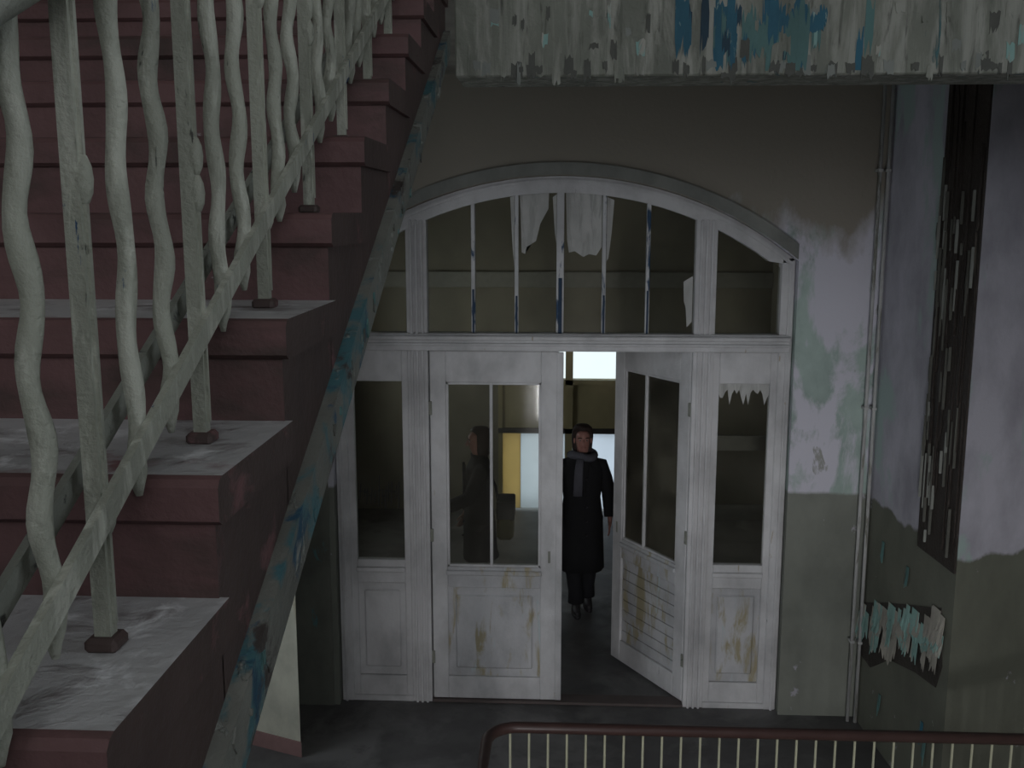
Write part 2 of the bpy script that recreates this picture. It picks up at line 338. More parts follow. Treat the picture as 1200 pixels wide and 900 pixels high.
add_box(lw, -3.5, -3.3, -0.5, 4.1, 0, 3.0); add_box(lw, -3.5, -3.3, 5.7, 7.0, 0, 4.6); add_box(lw, -3.5, -3.3, 4.1, 5.7, 0, 0.7); add_box(lw, -3.5, -3.3, 4.1, 5.7, 2.7, 4.6)
struct('wall_hall_left', lw, M['well'], 'hall wall under the stair flight with a window opening', 'wall')
struct('floor_landing', box(-0.40, 3.4, -2.5, 0.7, 1.8, 2.0), M['floor'], 'stone landing under the viewer beside the flight', 'floor')
struct('wall_added_blocker', prism([(-2.5, 0), (1.1, 0), (1.1, 2.86), (-1.0, 1.85), (-2.5, 1.8)], -.53, -.46, 'x'), M['well'], 'unseen wall added under the stair flight to shade the left doors', 'wall')  # added out of view, keeps the rear lamp off the left doors
struct('floor_upper', box(-2.5, 3.6, 4.22, 7.3, 4.72, 4.80), M['floor'], 'upper landing floor above the beam', 'floor')

struct('wall_upper_back', box(-3.6, 3.6, 7.3, 7.5, 4.3, 7.2), M['well'], 'upper landing wall above the hall', 'wall')
ub = B(); add_box(ub, 3.4, 3.6, 5.9, 7.3, 4.6, 7.2)
struct('wall_upper_right', ub, M['well'], 'upper landing side wall on the right', 'wall')
struct('wall_upper_left', box(-2.7, -2.5, 3.9, 7.3, 4.72, 7.2), M['well'], 'upper landing side wall on the left', 'wall')
struct('ceiling_hall_left', box(-3.5, -2.7, -0.5, 4.2, 3.0, 3.2), M['ceil'], 'low ceiling of the hall under the stair flight', 'ceiling')
hl = B(); add_box(hl, -3.5, -2.6, -2.7, -.5, 0, 3.2)
struct('wall_hall_front', hl, M['well'], 'hall end wall under the stair flight', 'wall')
struct('wall_left_return', box(-3.6, -2.85, 6.75, 6.95, 0, 4.6), M['pier'], 'cream plaster wall between the splayed pier and the hall window', 'wall')
struct('floor_basement', box(-.6, 3.6, -2.7, 5.2, -2.4, -2.2), M['floor'], 'dark basement floor under the stair opening', 'floor')
bs_ = B(); add_box(bs_, 3.4, 3.6, -2.7, 5.2, -2.2, 0); add_box(bs_, -.62, -.42, -2.7, 5.2, -2.2, -.2); add_box(bs_, -.42, 3.4, -2.7, -2.5, -2.2, 0); add_box(bs_, -.42, 3.4, 5.0, 5.2, -2.2, -.2)
struct('wall_basement', bs_, M['well'], 'basement walls of the stair opening', 'wall')

# window frames for the stairwell windows (behind the viewer)
def plain_window(name, x0, x1, z0, z1, y, label):
    t = empty(name); tag(t, label, 'window', kind='structure')
    for xx in (x0, (x0+x1)/2, x1): obj('frame_post', box(xx-0.03, xx+0.03, y-0.03, y+0.03, z0, z1), M['white'], t)
    for zz in (z0+.03, z0+(z1-z0)*.6, z1-.03): obj('frame_rail', box(x0, x1, y-0.025, y+0.025, zz-0.03, zz+0.03), M['white'], t)
plain_window('window_5', -1.3, 2.1, 4.2, 6.6, -2.6, 'tall white stair window behind the viewer')

# ------------------------------------------------------------------ vestibule beyond the doors
vb = B()
FY = 12.0
W0, W1 = -0.74, 0.95
add_box(vb, -2.7, W0, FY, FY+.2, 0, 4.3); add_box(vb, W1, 2.7, FY, FY+.2, 0, 4.3); add_box(vb, W0, W1, FY, FY+.2, 2.12, 4.3)
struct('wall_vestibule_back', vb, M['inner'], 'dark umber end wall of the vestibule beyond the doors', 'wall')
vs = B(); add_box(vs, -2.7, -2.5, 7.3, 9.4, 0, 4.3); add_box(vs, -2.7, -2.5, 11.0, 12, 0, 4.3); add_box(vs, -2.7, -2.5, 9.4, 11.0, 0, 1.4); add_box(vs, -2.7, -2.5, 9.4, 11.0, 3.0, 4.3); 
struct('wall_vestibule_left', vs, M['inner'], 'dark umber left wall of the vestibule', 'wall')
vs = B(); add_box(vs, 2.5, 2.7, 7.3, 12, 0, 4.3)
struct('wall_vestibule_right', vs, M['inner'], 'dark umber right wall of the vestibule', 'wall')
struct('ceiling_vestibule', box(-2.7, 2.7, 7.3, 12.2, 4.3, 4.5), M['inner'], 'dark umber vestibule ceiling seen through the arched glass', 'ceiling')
struct('trim_2', box(-2.5, 2.5, FY-0.06, FY, 2.76, 2.95, 0.01), plain('dull_cornice', (0.30, 0.29, 0.25)), 'pale horizontal cornice rail on the far vestibule wall', 'trim')
# entrance window wall: sky panes above, tan spandrel, frosted panes below
ew = empty('window_4', (0, 0, 0)); tag(ew, 'entrance glazing with bright upper pane, tan middle panel and frosted lower panes', 'window', kind='structure')
for x0, x1, z0, z1 in ((W0, W0+.05, 0, 2.12), (W1-.05, W1, 0, 2.12)): obj('frame_post', box(x0, x1, FY-.02, FY+.12, z0, z1), M['tan'], ew)
obj('frame_post', box(0.075, 0.165, FY-.03, FY+.12, 0, 2.12), M['tan'], ew)
obj('frame_rail', box(W0, W1, FY-.03, FY+.12, 1.585, 1.645), M['tan'], ew)
obj('frame_rail', box(W0, W1, FY-.03, FY+.12, 0.985, 1.045), plain('dark_rail', (0.06, 0.055, 0.05)), ew)
obj('frame_rail', box(W0, W1, FY-.03, FY+.12, 2.06, 2.12), M['tan'], ew)
obj('middle_panel', box(W0+.05, W1-.05, FY+.01, FY+.09, 1.045, 1.585), M['tan'], ew)
obj('pane', box(0.165, W1-.05, FY+.04, FY+.05, 1.645, 2.06), M['glass_clear'], ew)
obj('pane', box(W0+.05, 0.075, FY+.06, FY+.07, 1.645, 2.06), M['glass_clear'], ew)
obj('frosted_pane', box(-.47, 0.075, FY+.04, FY+.05, 0.02, 0.985), M['frost'], ew)
obj('frosted_pane', box(0.165, W1-.05, FY+.04, FY+.05, 0.02, 0.985), M['frost'], ew)
tag(obj('frosted_pane', box(W0+.05, -.47, FY+.04, FY+.05, 0.02, 0.985), M['yellow'], ew), 'yellow tinted pane')
bl = empty('window_blind'); tag(bl, 'slatted grey blind over the left upper pane of the entrance glazing', 'blind')
sl0 = None
for i in range(16):
    bm = box(W0+.05, 0.0, -0.003, 0.003, -0.011, 0.011)
    z = 1.66+i*0.026
    if sl0 is None: sl0 = obj('slat', bm, frosted('blind_slat', (0.30, 0.29, 0.26), 0.5), bl); sl0.location = (0, FY+.0, z); sl0.rotation_euler = (0.25, 0, 0)
    else: share('slat', sl0, bl, (0, FY+.0, z))
# two-rail barrier behind the right sidelight
ba = empty('wooden_barrier', (1.6, 8.6, 0)); tag(ba, 'dim two-rail wooden barrier behind the right sidelight glass', 'barrier')
M['barrier'] = plain('dull_barrier_wood', (0.21, 0.20, 0.18))
for z in (0.98, 1.60): obj('rail', box(-0.62, 0.78, -0.02, 0.02, z, z+0.13), M['barrier'], ba)
for x in (-0.60, 0.70): obj('post', box(x, x+.07, 0.02, 0.08, 0, 1.78), M['barrier'], ba)

# ------------------------------------------------------------------ arched frame, sidelights, doors
MX0, MX1 = 0.935, 1.082     # mullions
TZ0, TZ1 = 2.672, 2.795     # transom bar
tr = empty('trim_3'); tag(tr, 'white painted arched timber door frame with mullions and transom bar', 'door frame', kind='structure')
# outer arched frame: posts + arch band
FWD = 0.095
for s in (-1, 1):
    x0, x1 = sorted((s*(HW-.005), s*(HW-FWD)))
    obj('frame_post', box(x0, x1, FR, FR+.12, 0, SPR+.02, 0.006), M['white'], tr)
    x0, x1 = sorted((s*(HW-.03), s*(HW-.05)))
    obj('frame_bead', box(x0, x1, FR-.014, FR, 0, SPR-.02, 0.004), M['white'], tr)
a = [(-HW+.008+(2*HW-.016)*i/36) for i in range(37)]
top = [(x, arch_z(x)-.003) for x in a]; bot = [(x*(1-.055), max(SPR-.02, ZC+math.sqrt((RAD-.115)**2-(x*.945)**2))) for x in a]
obj('arch_band', strip(top, bot, FR, FR+.12), M['white'], tr)
bot2 = [(x*(1-.02), ZC+math.sqrt((RAD-.05)**2-(x*.98)**2)) for x in a]
top2 = [(x*(1-.008), ZC+math.sqrt((RAD-.025)**2-(x*.992)**2)) for x in a]
obj('arch_bead', strip(top2, bot2, FR-.014, FR+.005), M['white'], tr)
# mullions with beads, floor to arch
for s in (-1, 1):
    zt = arch_z(MX1)-.06
    x0, x1 = sorted((s*MX0, s*MX1))
    mu = obj('mullion', box(x0, x1, FR+.01, FR+.12, 0, zt, 0.004), M['white'], tr)
    for k in (0.028, 0.066, 0.104):
        obj('mullion_bead', box(x0+k, x0+k+.018, FR-.012, FR+.012, 0.0, zt, 0.004), M['white'], mu)
tb = obj('transom_bar', box(-HW+.02, HW-.02, FR-.02, FR+.12, TZ0, TZ1, 0.006), M['white'], tr)
obj('transom_moulding', box(-HW+.02, HW-.02, FR-.05, FR-.015, TZ1-.045, TZ1-.012, 0.008), M['white'], tb)
obj('transom_moulding', box(-HW+.02, HW-.02, FR-.035, FR-.015, TZ1-.085, TZ1-.065, 0.005), M['white'], tb)
obj('threshold', box(-MX0, MX0, FR, FR+.14, 0, 0.022, 0.005), plain('dark_threshold', (0.10, 0.08, 0.075)), tr)

# fanlight panes and muntins
fan = empty('window_1'); tag(fan, 'arched fanlight over the doors with slim blue and white glazing bars', 'window', kind='structure')
def arch_pane(x0, x1, y, z0, zoff=-.10):
    n = 8; up = [(x0+(x1-x0)*i/n, ZC+math.sqrt((RAD+zoff)**2-(x0+(x1-x0)*i/n)**2)) for i in range(n+1)]
    return prism([(x1, z0), ] + list(reversed(up)) + [(x0, z0)], y, y+.005, 'y')
MU = [-.61, -.305, 0.0, .305, .61]
ed = [-MX0]+MU+[MX0]
for i in range(6): obj('pane', arch_pane(ed[i]+.004, ed[i+1]-.004, FR+.06, TZ1-.005), M['glass'], fan)
for s in (-1, 1):
    x0, x1 = sorted((s*MX1, s*(HW-FWD+.01))); obj('pane', arch_pane(x0, x1, FR+.06, TZ1-.005), M['glass'], fan)
for x in MU:
    wd = .026 if x == 0 else .0135
    zt = arch_z(x)-.09; zs = TZ1+(.40 if x == 0 else .30)+random.uniform(-.05, .05)
    mt = obj('glazing_bar', box(x-wd, x+wd, FR+.03, FR+.10, TZ1-.01, zt, 0.004), M['muntin'], fan)
    obj('blue_paint_strip', box(x-wd*.45, x+wd*.55, FR+.024, FR+.032, TZ1, zs, 0.002), plain('old_blue_paint', (0.012, 0.035, 0.075)) if x == MU[0] else bpy.data.materials['old_blue_paint'], mt)
# bars' top casing just under the arch band, whitewash smears on the upper glass
def smear(pts, y, name='whitewash_patch', mat='whitewash', par=fan): obj(name, prism(pts, y-.004, y, 'y'), M[mat], par)
smear([(-.285, 3.78), (-.08, 3.80), (-.085, 3.66), (-.12, 3.60), (-.14, 3.56), (-.17, 3.44), (-.20, 3.42), (-.235, 3.40), (-.245, 3.35), (-.27, 3.36), (-.275, 3.55)], FR+.058)
smear([(.035, 3.80), (.285, 3.78), (.288, 3.40), (.25, 3.34), (.20, 3.35), (.16, 3.33), (.10, 3.37), (.06, 3.36), (.045, 3.45)], FR+.058)
smear([(-.35, 3.74), (-.322, 3.75), (-.322, 3.25), (-.335, 3.42)], FR+.058)
smear([(.322, 3.74), (.37, 3.72), (.355, 3.5), (.335, 3.32), (.322, 3.3)], FR+.058)
smear([(-.055, 3.74), (-.028, 3.76), (-.028, 3.42), (-.04, 3.5)], FR+.058)
smear([(.86, 3.16), (.925, 3.2), (.925, 2.88), (.89, 2.84), (.88, 2.98), (.865, 3.02)], FR+.058)

# sidelights
def sidelight(name, s, label, worn):
    t = empty(name); tag(t, label, 'window', kind='structure')
    X0, X1 = MX1, HW-FWD
    def bx(a0, a1, y0, y1, z0, z1, bev=0.004):
        x0, x1 = sorted((s*a0, s*a1)); return box(x0, x1, y0, y1, z0, z1, bev)
    G0, G1 = 1.11, 2.445
    obj('stile', bx(X0-.005, X0+.045, FR+.02, FR+.08, 0.03, TZ0), M['white'], t)
    obj('stile', bx(X1-.045, X1+.005, FR+.02, FR+.08, 0.03, TZ0), M['white'], t)
    obj('top_rail', bx(X0+.045, X1-.045, FR+.02, FR+.08, G1, TZ0), M['white'], t)
    obj('middle_rail', bx(X0+.045, X1-.045, FR+.02, FR+.08, 0.93, G1-(G1-G0)), M['white'], t)
    obj('sill_moulding', bx(X0+.04, X1-.04, FR-.005, FR+.03, 1.02, 1.055, 0.006), M['white'], t)
    obj('bottom_rail', bx(X0+.045, X1-.045, FR+.02, FR+.08, 0.03, 0.20), M['white'], t)
    pn = obj('lower_panel', bx(X0+.04, X1-.04, FR+.045, FR+.07, 0.19, 0.94), M[worn], t)
    obj('raised_field', bx(X0+.085, X1-.085, FR+.03, FR+.05, 0.26, 0.87, 0.012), M[worn], pn)
    obj('base_board', bx(X0-.005, X1+.005, FR+.005, FR+.09, 0.0, 0.045), M['white'], t)
    obj('pane', bx(X0+.04, X1-.04, FR+.055, FR+.060, G0-.01, G1+.01, 0), M['glass'], t)
    return t
sr = sidelight('window_2', 1, 'tall white sidelight right of the open door with scuffed lower panel', 'white_worn')
sl = sidelight('window_3', -1, 'tall dim white sidelight left of the closed door with scribbles on its glass', 'white')
random.seed(5)
# ragged whitewash at the top of the right sidelight glass
xs = [1.125+.36*q/22 for q in range(23)]
obj('whitewash_patch', strip([(x, 2.45) for x in xs], [(x, 2.45-random.choice((.05, .08, .11, .16, .07))) for x in xs], FR+.049, FR+.053), M['whitewash'], sr)
# black marker scribble on the left sidelight glass
x = -1.46
sc = B(); strokes = 0
while x < -1.16:
    h = random.uniform(.05, .13) if x < -1.33 else random.uniform(.10, .24); z = 1.60+random.uniform(-.03, .03)
    add_prism(sc, [(x, z-h/2), (x+.007, z-h/2), (x+.016, z+h/2), (x+.009, z+h/2)], FR+.052, FR+.0545, 'y')
    if random.random() < .5: add_prism(sc, [(x, z), (x+.04, z+.006), (x+.04, z+.012), (x, z+.008)], FR+.052, FR+.0545, 'y')
    x += random.uniform(.018, .034)
tag(obj('marker_scribble', sc, M['ink'], sl), 'black marker scribble')

# door leaf builder: local x from hinge (0) to free edge (w), y thickness, z up
def leaf(name, label, hinge, rz, flip, worn, muntin_at, boards, gm='glass'):
    t = empty(name, hinge, rz); tag(t, label, 'door', kind='structure')
    wd = 0.925; T0, T1 = 0.0, 0.05; ST = .12; G0, G1 = 1.06, 2.44; Z1 = TZ0-.006
    f = -1 if flip else 1
    def bx(a0, a1, y0, y1, z0, z1, bev=0.004):
        x0, x1 = sorted((f*a0, f*a1)); return box(x0, x1, y0, y1, z0, z1, bev)
    obj('stile', bx(0.006, ST, T0, T1, .025, Z1), M['white'], t); obj('stile', bx(wd-ST, wd, T0, T1, .025, Z1), M['white'], t)
    obj('top_rail', bx(ST, wd-ST, T0, T1, G1, Z1), M['white'], t)
    obj('middle_rail', bx(ST, wd-ST, T0, T1, .90, G0), M['white_worn'], t)
    obj('sill_moulding', bx(ST-.01, wd-ST+.01, T0-.02, T0+.01, 1.0, 1.035, .006), M['white_worn'], t)
    obj('bottom_rail', bx(ST, wd-ST, T0, T1, .025, .20), M['white'], t)
    if boards:
        n = 8; z = .20; h = .70/n
        b0 = None
        for i in range(n): obj('panel_board', bx(ST, wd-ST, T0+.018, T1-.012, z+i*h+.0025, z+(i+1)*h-.0025, .003), M[worn], t)
        obj('panel_back', bx(ST, wd-ST, T0+.026, T1-.016, .2, .9, 0), M['ink'], t)
    else:
        pn = obj('lower_panel', bx(ST-.005, wd-ST+.005, T0+.02, T1-.012, .19, .91), M[worn], t)
        obj('raised_field', bx(ST+.055, wd-ST-.055, T0+.006, T0+.03, .26, .84, .012), M[worn], pn)
    for (x0, x1, z0, z1) in ((ST, ST+.018, G0, G1), (wd-ST-.018, wd-ST, G0, G1), (ST, wd-ST, G0, G0+.018), (ST, wd-ST, G1-.018, G1)):
        obj('glazing_bead', bx(x0, x1, T0+.006, T1-.006, z0, z1, .003), M['white'], t)
    obj('glazing_bar', bx(muntin_at-.011, muntin_at+.011, T0+.004, T1-.004, G0, G1, .003), M['white'], t)
    xs = [ST-.005, muntin_at, wd-ST+.005]
    for i in range(2): obj('pane', bx(xs[i]+.002, xs[i+1]-.002, T0+.022, T0+.027, G0-.005, G1+.005, 0), M[gm], t)
    for z in (.35, 1.3, 2.25): obj('hinge', bx(-.012, .02, T0-.006, T0+.012, z-.05, z+.05, .003), M['rail_iron'], t)
    obj('keyhole_plate', bx(wd-.066, wd-.048, T0-.003, T0+.002, 1.10, 1.19, .001), M['rail_iron'], t)
    return t
d1 = leaf('door_1', 'closed white left door leaf with glass above a stained raised panel', (-MX0+.003, FR+.03, 0), 0, False, 'white_worn', .445, False)
obj('cover_strip', box(.915, .962, -.014, .01, .03, TZ0-.01, .004), M['white'], d1)
d2 = leaf('door_2', 'half open white right door leaf with glass above plank panel', (MX0-.003, FR+.05, 0), -math.radians(58.0), True, 'white_worn', .53, True, 'glass_lit_haze')

# ------------------------------------------------------------------ people beyond the doors
def skin_mesh(name, verts, edges, radii, root, mat, parent, sub=2):
    me = bpy.data.meshes.new(name); me.from_pydata(verts, edges, []); me.materials.append(mat)
    o = bpy.data.objects.new(name, me); C.objects.link(o); o.parent = parent
    sk = o.modifiers.new('Skin', 'SKIN'); sk.use_smooth_shade = True
    for i, r in enumerate(radii):
        d = me.skin_vertices[0].data[i]; d.radius = r if isinstance(r, tuple) else (r, r); d.use_root = (i in root)
    su = o.modifiers.new('Sub', 'SUBSURF'); su.levels = sub; su.render_levels = sub
    return o
def chain(V, Ed, Rr, pts, rad, start=None):
    prev = start
    for p, r in zip(pts, rad):
        V.append(tuple(p)); Rr.append(r); i = len(V)-1
        if prev is not None: Ed.append((prev, i))
        prev = i
    return prev
def hand(V, Ed, Rr, roots, wrist, palm_end, out_dir, thumb_dir):
    w_ = Vector(wrist); p = Vector(palm_end); d = (p-w_).normalized(); o_ = Vector(out_dir); th = Vector(thumb_dir)
    for k, ln in enumerate((.070, .080, .076, .060)):
        b = p + th*(.030-.020*k) - d*.02; i0 = len(V); roots.append(i0)
        chain(V, Ed, Rr, [b, b+d*ln*.5+o_*.004, b+d*ln*.8+o_*.014, b+d*ln+o_*.028], [.0085, .0085, .008, .0065])
    i0 = len(V); roots.append(i0); b = w_+(p-w_)*.35+th*.025
    chain(V, Ed, Rr, [b, b+th*.028+d*.02, b+th*.036+d*.048+o_*.008], [.010, .0095, .0075])
def head_parts(par, hx, hy, hz, yawz, hair_long):
    h = empty('head', (hx, hy, hz), yawz, par) if False else None
def make_person(name, label, loc, rz, pose):
    t = empty(name, loc, rz); tag(t, label, 'person')
    V, Ed, Rr, roots = [], [], [], []
    # faces local -y
    V.append((0, 0, .95)); Rr.append((.135, .10)); roots.append(0)
    sp = chain(V, Ed, Rr, [(0, .0, 1.12), (0, .01, 1.28), (0, .01, 1.40)], [(.11, .08), (.12, .08), (.10, .065)], 0)
    chain(V, Ed, Rr, [(0, .005, 1.475), (0, -.005, 1.53), (0, -.015, 1.60), (0, -.012, 1.665), (0, 0, 1.70)], [.052, .056, (.070, .086), (.072, .090), (.048, .055)], sp)
    feet = pose['feet']
    for s in (-1, 1):
        kx, ky = feet[s][0]; fx, fy = feet[s][1]
        chain(V, Ed, Rr, [(s*.095, 0, .88), (s*.095+kx, ky, .49), (s*.09+fx, fy, .10), (s*.09+fx, fy-.05, .045), (s*.095+fx, fy-.15, .035)], [.075, .045, .035, .032, .028], 0)
        e, wv, pe, od, td = pose['arm'][s]
        chain(V, Ed, Rr, [(s*.155, .01, 1.385), e, wv, Vector(wv)+(Vector(pe)-Vector(wv))*.5, pe], [.035, .036, .026, (.036, .018), (.034, .015)], sp)
        hand(V, Ed, Rr, roots, wv, pe, od, td)
    skin_mesh('body', V, Ed, Rr, roots, M['skin'], t)
    # face
    fy = -.089
    for s in (-1, 1):
        e = B(); bmesh.ops.create_uvsphere(e, u_segments=8, v_segments=6, radius=.0095, matrix=Matrix.Translation((s*.030, fy+.010, 1.625))); obj('eye', e, M['eye'], t, smooth=True)
        e = B(); bmesh.ops.create_uvsphere(e, u_segments=8, v_segments=6, radius=.0055, matrix=Matrix.Translation((s*.030, fy+.004, 1.625))); obj('pupil', e, M['hair'], t, smooth=True)
        obj('eyebrow', tube([(s*.015, fy-.002, 1.645), (s*.032, fy-.004, 1.650), (s*.05, fy+.012, 1.643)], .004, 6), M['hair'], t)
        e = B(); bmesh.ops.create_uvsphere(e, u_segments=8, v_segments=6, radius=1, matrix=Matrix.Translation((s*.076, -.008, 1.61)) @ Matrix.Diagonal((.010, .018, .030, 1))); obj('ear', e, M['skin'], t, smooth=True)
    obj('nose', tube([(0, fy+.004, 1.632), (0, fy-.012, 1.605), (0, fy-.020, 1.592), (0, fy+.0, 1.582)], [.007, .010, .013, .009], 8), M['skin'], t, smooth=True)
    obj('mouth', tube([(-.024, fy+.010, 1.557), (0, fy-.003, 1.558), (.024, fy+.010, 1.557)], [.003, .006, .003], 6), M['lip'], t, smooth=True)
    # hair: cap + falling locks
    hb = B(); rings = []
    for i, (z, r) in enumerate(((1.758, .02), (1.75, .055), (1.725, .082), (1.69, .094), (1.65, .096), (1.60, .093), (1.54, .090), (1.48, .085 if pose['long'] else .06), (1.42 if pose['long'] else 1.47, .07 if pose['long'] else .055))):
        ring = []
        for k in range(20):
            an = 2*PI*k/20; front = max(0, -math.sin(an))
            y = .018+math.sin(an)*r*1.12; x = math.cos(an)*r
            if z < 1.70 and front > .35: y = .018+max(math.sin(an), -.35)*r*1.05
            ring.append((x*(1+.04*math.sin(7*an+i)), y, z))
        rings.append(ring)
    add_loft(hb, rings); obj('hair', hb, M['hair'], t, smooth=True)
    # coat: torso loft with hem, sleeves as children
    cb = B()
    add_loft(cb, [ell(0, .015, pose['hem'], .215, .165, 20, .05), ell(0, .01, .62, .205, .155, 20, .03), ell(0, .005, .88, .195, .145, 20, .01), ell(0, .0, 1.08, .17, .125, 20), ell(0, .005, 1.25, .195, .135, 20), ell(0, .01, 1.37, .205, .125, 20), ell(0, .012, 1.43, .165, .095, 20), ell(0, .01, 1.475, .09, .075, 20), ell(0, .0, 1.505, .075, .072, 20)])
    ct = obj('coat', cb, M['coat'], t, smooth=True)
    for s in (-1, 1):
        e, wv, pe, od, td = pose['arm'][s]
        obj('sleeve', tube([(s*.09, .01, 1.41), (s*.165, .01, 1.385), tuple(Vector((s*.18, .01, 1.36)).lerp(Vector(e), .5)), e, tuple(Vector(e).lerp(Vector(wv), .5)), tuple(Vector(e).lerp(Vector(wv), .95))], [.045, .068, .068, .064, .058, .052], 12), M['coat'], ct, smooth=True)
        for k in range(1): pass
    for k in range(5): 
        e = B(); bmesh.ops.create_uvsphere(e, u_segments=8, v_segments=5, radius=.011, matrix=Matrix.Translation((.03, -.128-.006*abs(k-1), 1.28-k*.13))); obj('button', e, M['shoe'], ct, smooth=True)
    obj('lapel', prism([(-.02, 1.10), (-.075, 1.36), (-.05, 1.42), (.02, 1.15)], -.142, -.118, 'y'), M['coat'], ct)
    obj('lapel', prism([(.04, 1.12), (.02, 1.15), (.05, 1.42), (.085, 1.36)], -.142, -.118, 'y'), M['coat'], ct)
    # trousers and shoes
    for s in (-1, 1):
        kx, ky = feet[s][0]; fx, fyy = feet[s][1]
        obj('trouser_leg', tube([(s*.095, .005, .90), (s*.095+kx, ky, .50), (s*.09+fx, fyy+.005, .20), (s*.09+fx, fyy, .085)], [.105, .080, .070, .074], 12), M['trouser'], t, smooth=True)
        sb = B(); X = s*.092+fx
        add_loft(sb, [[(X+a*.042*(.7+.3*c), fyy+.055-.0*b+yy, z) for a, c, yy, z in ((math.cos(2*PI*k/14), 1, -.115+.150*math.sin(2*PI*k/14), z0) for k in range(14))] for b, z0 in ((0, 0.0), (0, .03))], True)
        add_loft(sb, [[(X+math.cos(2*PI*k/14)*rx, fyy+cy+math.sin(2*PI*k/14)*ry, z) for k in range(14)] for z, rx, ry, cy in ((.03, .042, .14, -.058), (.06, .038, .12, -.045), (.09, .04, .06, .0), (.12, .042, .05, .01))], True)
        obj('shoe', sb, M['shoe'], t, smooth=True)
    if pose['scarf']:
        sb = B()
        pth = [(.105*math.cos(a_), .0+.095*math.sin(a_), 1.475+.012*math.sin(2*a_)) for a_ in [2*PI*k/18 for k in range(19)]]
        add_tube(sb, pth, .038, 10); sc_ = obj('scarf', sb, M['scarf'], t, smooth=True)
        obj('scarf_end', tube([(-.03, -.12, 1.46), (-.045, -.150, 1.36), (-.05, -.155, 1.24), (-.05, -.150, 1.13)], [.035, .04, .042, .045], 8, [(math.cos(2*PI*k/8), .35*math.sin(2*PI*k/8)) for k in range(8)]), M['scarf'], sc_, smooth=True)
    return t
# walker in the doorway
arm_down = {s: ((s*.245, .03, 1.13), (s*.255, -.04, .89), (s*.252, -.055, .80), (-s*.6, -.8, 0), (-s*.2, -1, 0)) for s in (-1, 1)}
make_person('person', 'person in long black coat and grey scarf standing in the open doorway', (.215, 8.88, 0), 0.08,
            {'feet': {-1: ((.01, -.05), (.04, -.04)), 1: ((-.01, .03), (-.02, .12))}, 'arm': arm_down, 'hem': .40, 'long': True, 'scarf': True})
# second figure behind the left leaf's glass, turned to the left, one arm reaching forward
arm2 = {1: ((.235, -.10, 1.16), (.19, -.33, 1.05), (.175, -.41, 1.03), (0, 0, -1), (-1, 0, 0)), -1: ((-.235, .02, 1.13), (-.23, -.10, .90), (-.228, -.13, .82), (.8, -.6, 0), (.3, -.9, 0))}
p2 = make_person('person', 'person in dark coat facing left behind the glass of the closed leaf', (-.72, 8.75, 0), -PI/2+.15,
            {'feet': {-1: ((0, -.02), (0, 0)), 1: ((0, 0), (0, .05))}, 'arm': arm2, 'hem': .55, 'long': False, 'scarf': False})
obj('cuff', tube([tuple(Vector(arm2[1][0]).lerp(Vector(arm2[1][1]), .80)), tuple(Vector(arm2[1][0]).lerp(Vector(arm2[1][1]), 1.0))], [.058, .050], 12), M['cuff'], p2, smooth=True)
bag = empty('shoulder_bag', (-.475, 8.74, .74)); tag(bag, 'olive cloth bag on the back of the figure behind the left door glass', 'bag')
obj('bag_body', box(-.075, .075, -.13, .13, 0, .36, .03), M['bag'], bag)
obj('bag_flap', box(-.077, .085, -.134, .134, .19, .368, .012), M['coat'], bag)
obj('bag_strap', tube([(-.06, -.08, .34), (-.085, -.10, .5), (-.13, -.12, .62), (-.23, -.13, .685), (-.33, -.12, .62)], .012, 6), M['coat'], bag)

# ------------------------------------------------------------------ the flight of steps
XE = -0.42; XL = -2.49; T = .333; R_ = .162; Z1s, Y1s = 3.145, 1.20    # tread 1 height, its back edge
def inner(y): return Z1s+(y-Y1s)*R_/T
st = empty('staircase', (0, 0, 0)); tag(st, 'stone stair flight with worn grey treads and oxblood risers rising at left', 'staircase')
def step_mesh():
    b = B()
    # body, recessed behind nosing
    bod = [(0, -.062), (T+.004, -.062), (T+.004, -.15), (0, -R_-.15)]
    add_prism(b, bod, XL, XE-.012, 'x')
    # tread slab with rounded nosing
    ns = [(-.018, -.012), (-.010, -.003), (0, 0), (T+.004, 0), (T+.004, -.0625), (-.006, -.0625), (-.018, -.055)]
    add_prism(b, ns, XL, XE, 'x')
    bmesh.ops.recalc_face_normals(b, faces=b.faces[:]); b.normal_update()
    for f in b.faces:
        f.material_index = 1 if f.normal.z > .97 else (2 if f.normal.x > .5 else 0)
    return b
s0 = None
for n in range(-5, 10):
    z = Z1s+(n-1)*R_; yf = Y1s+(n-2)*T
    if s0 is None: s0 = obj('step', step_mesh(), [M['red'], M['tread'], M['step_end']], st); s0.location = (0, yf, z)
    else: share('step', s0, st, (0, yf, z))
ya, yb = Y1s-6.2*T, Y1s+8*T
str_ = obj('stringer', prism([(ya, inner(ya)-.148), (yb-.05, inner(yb-.05)-.130), (yb-.05, inner(yb-.05)-.212), (ya, inner(ya)-.250)], XE-.05, XE+.012, 'x'), M['stringer'], st)
obj('soffit', prism([(ya, inner(ya)-.14), (yb, inner(yb)-.14), (yb, inner(yb)-.20), (ya, inner(ya)-.22)], XL, XE-.05, 'x'), M['ceil'], st)
# raised paint flakes along the stringer
random.seed(11)
for i in range(40):
    y = random.uniform(.95, 3.5); zc = inner(y)-random.uniform(.15, .225); s = random.uniform(.005, .014)
    pts = [(y+s*random.uniform(.35, 1.2)*math.cos(2*PI*k/8), zc+s*1.5*random.uniform(.35, 1.2)*math.sin(2*PI*k/8)) for k in range(8)]
    obj('paint_flake', prism(pts, XE+.010, XE+.012+random.uniform(.001, .004), 'x'), M[random.choice(('stringer', 'flake_teal', 'flake_dim', 'grime', 'stringer'))], str_)

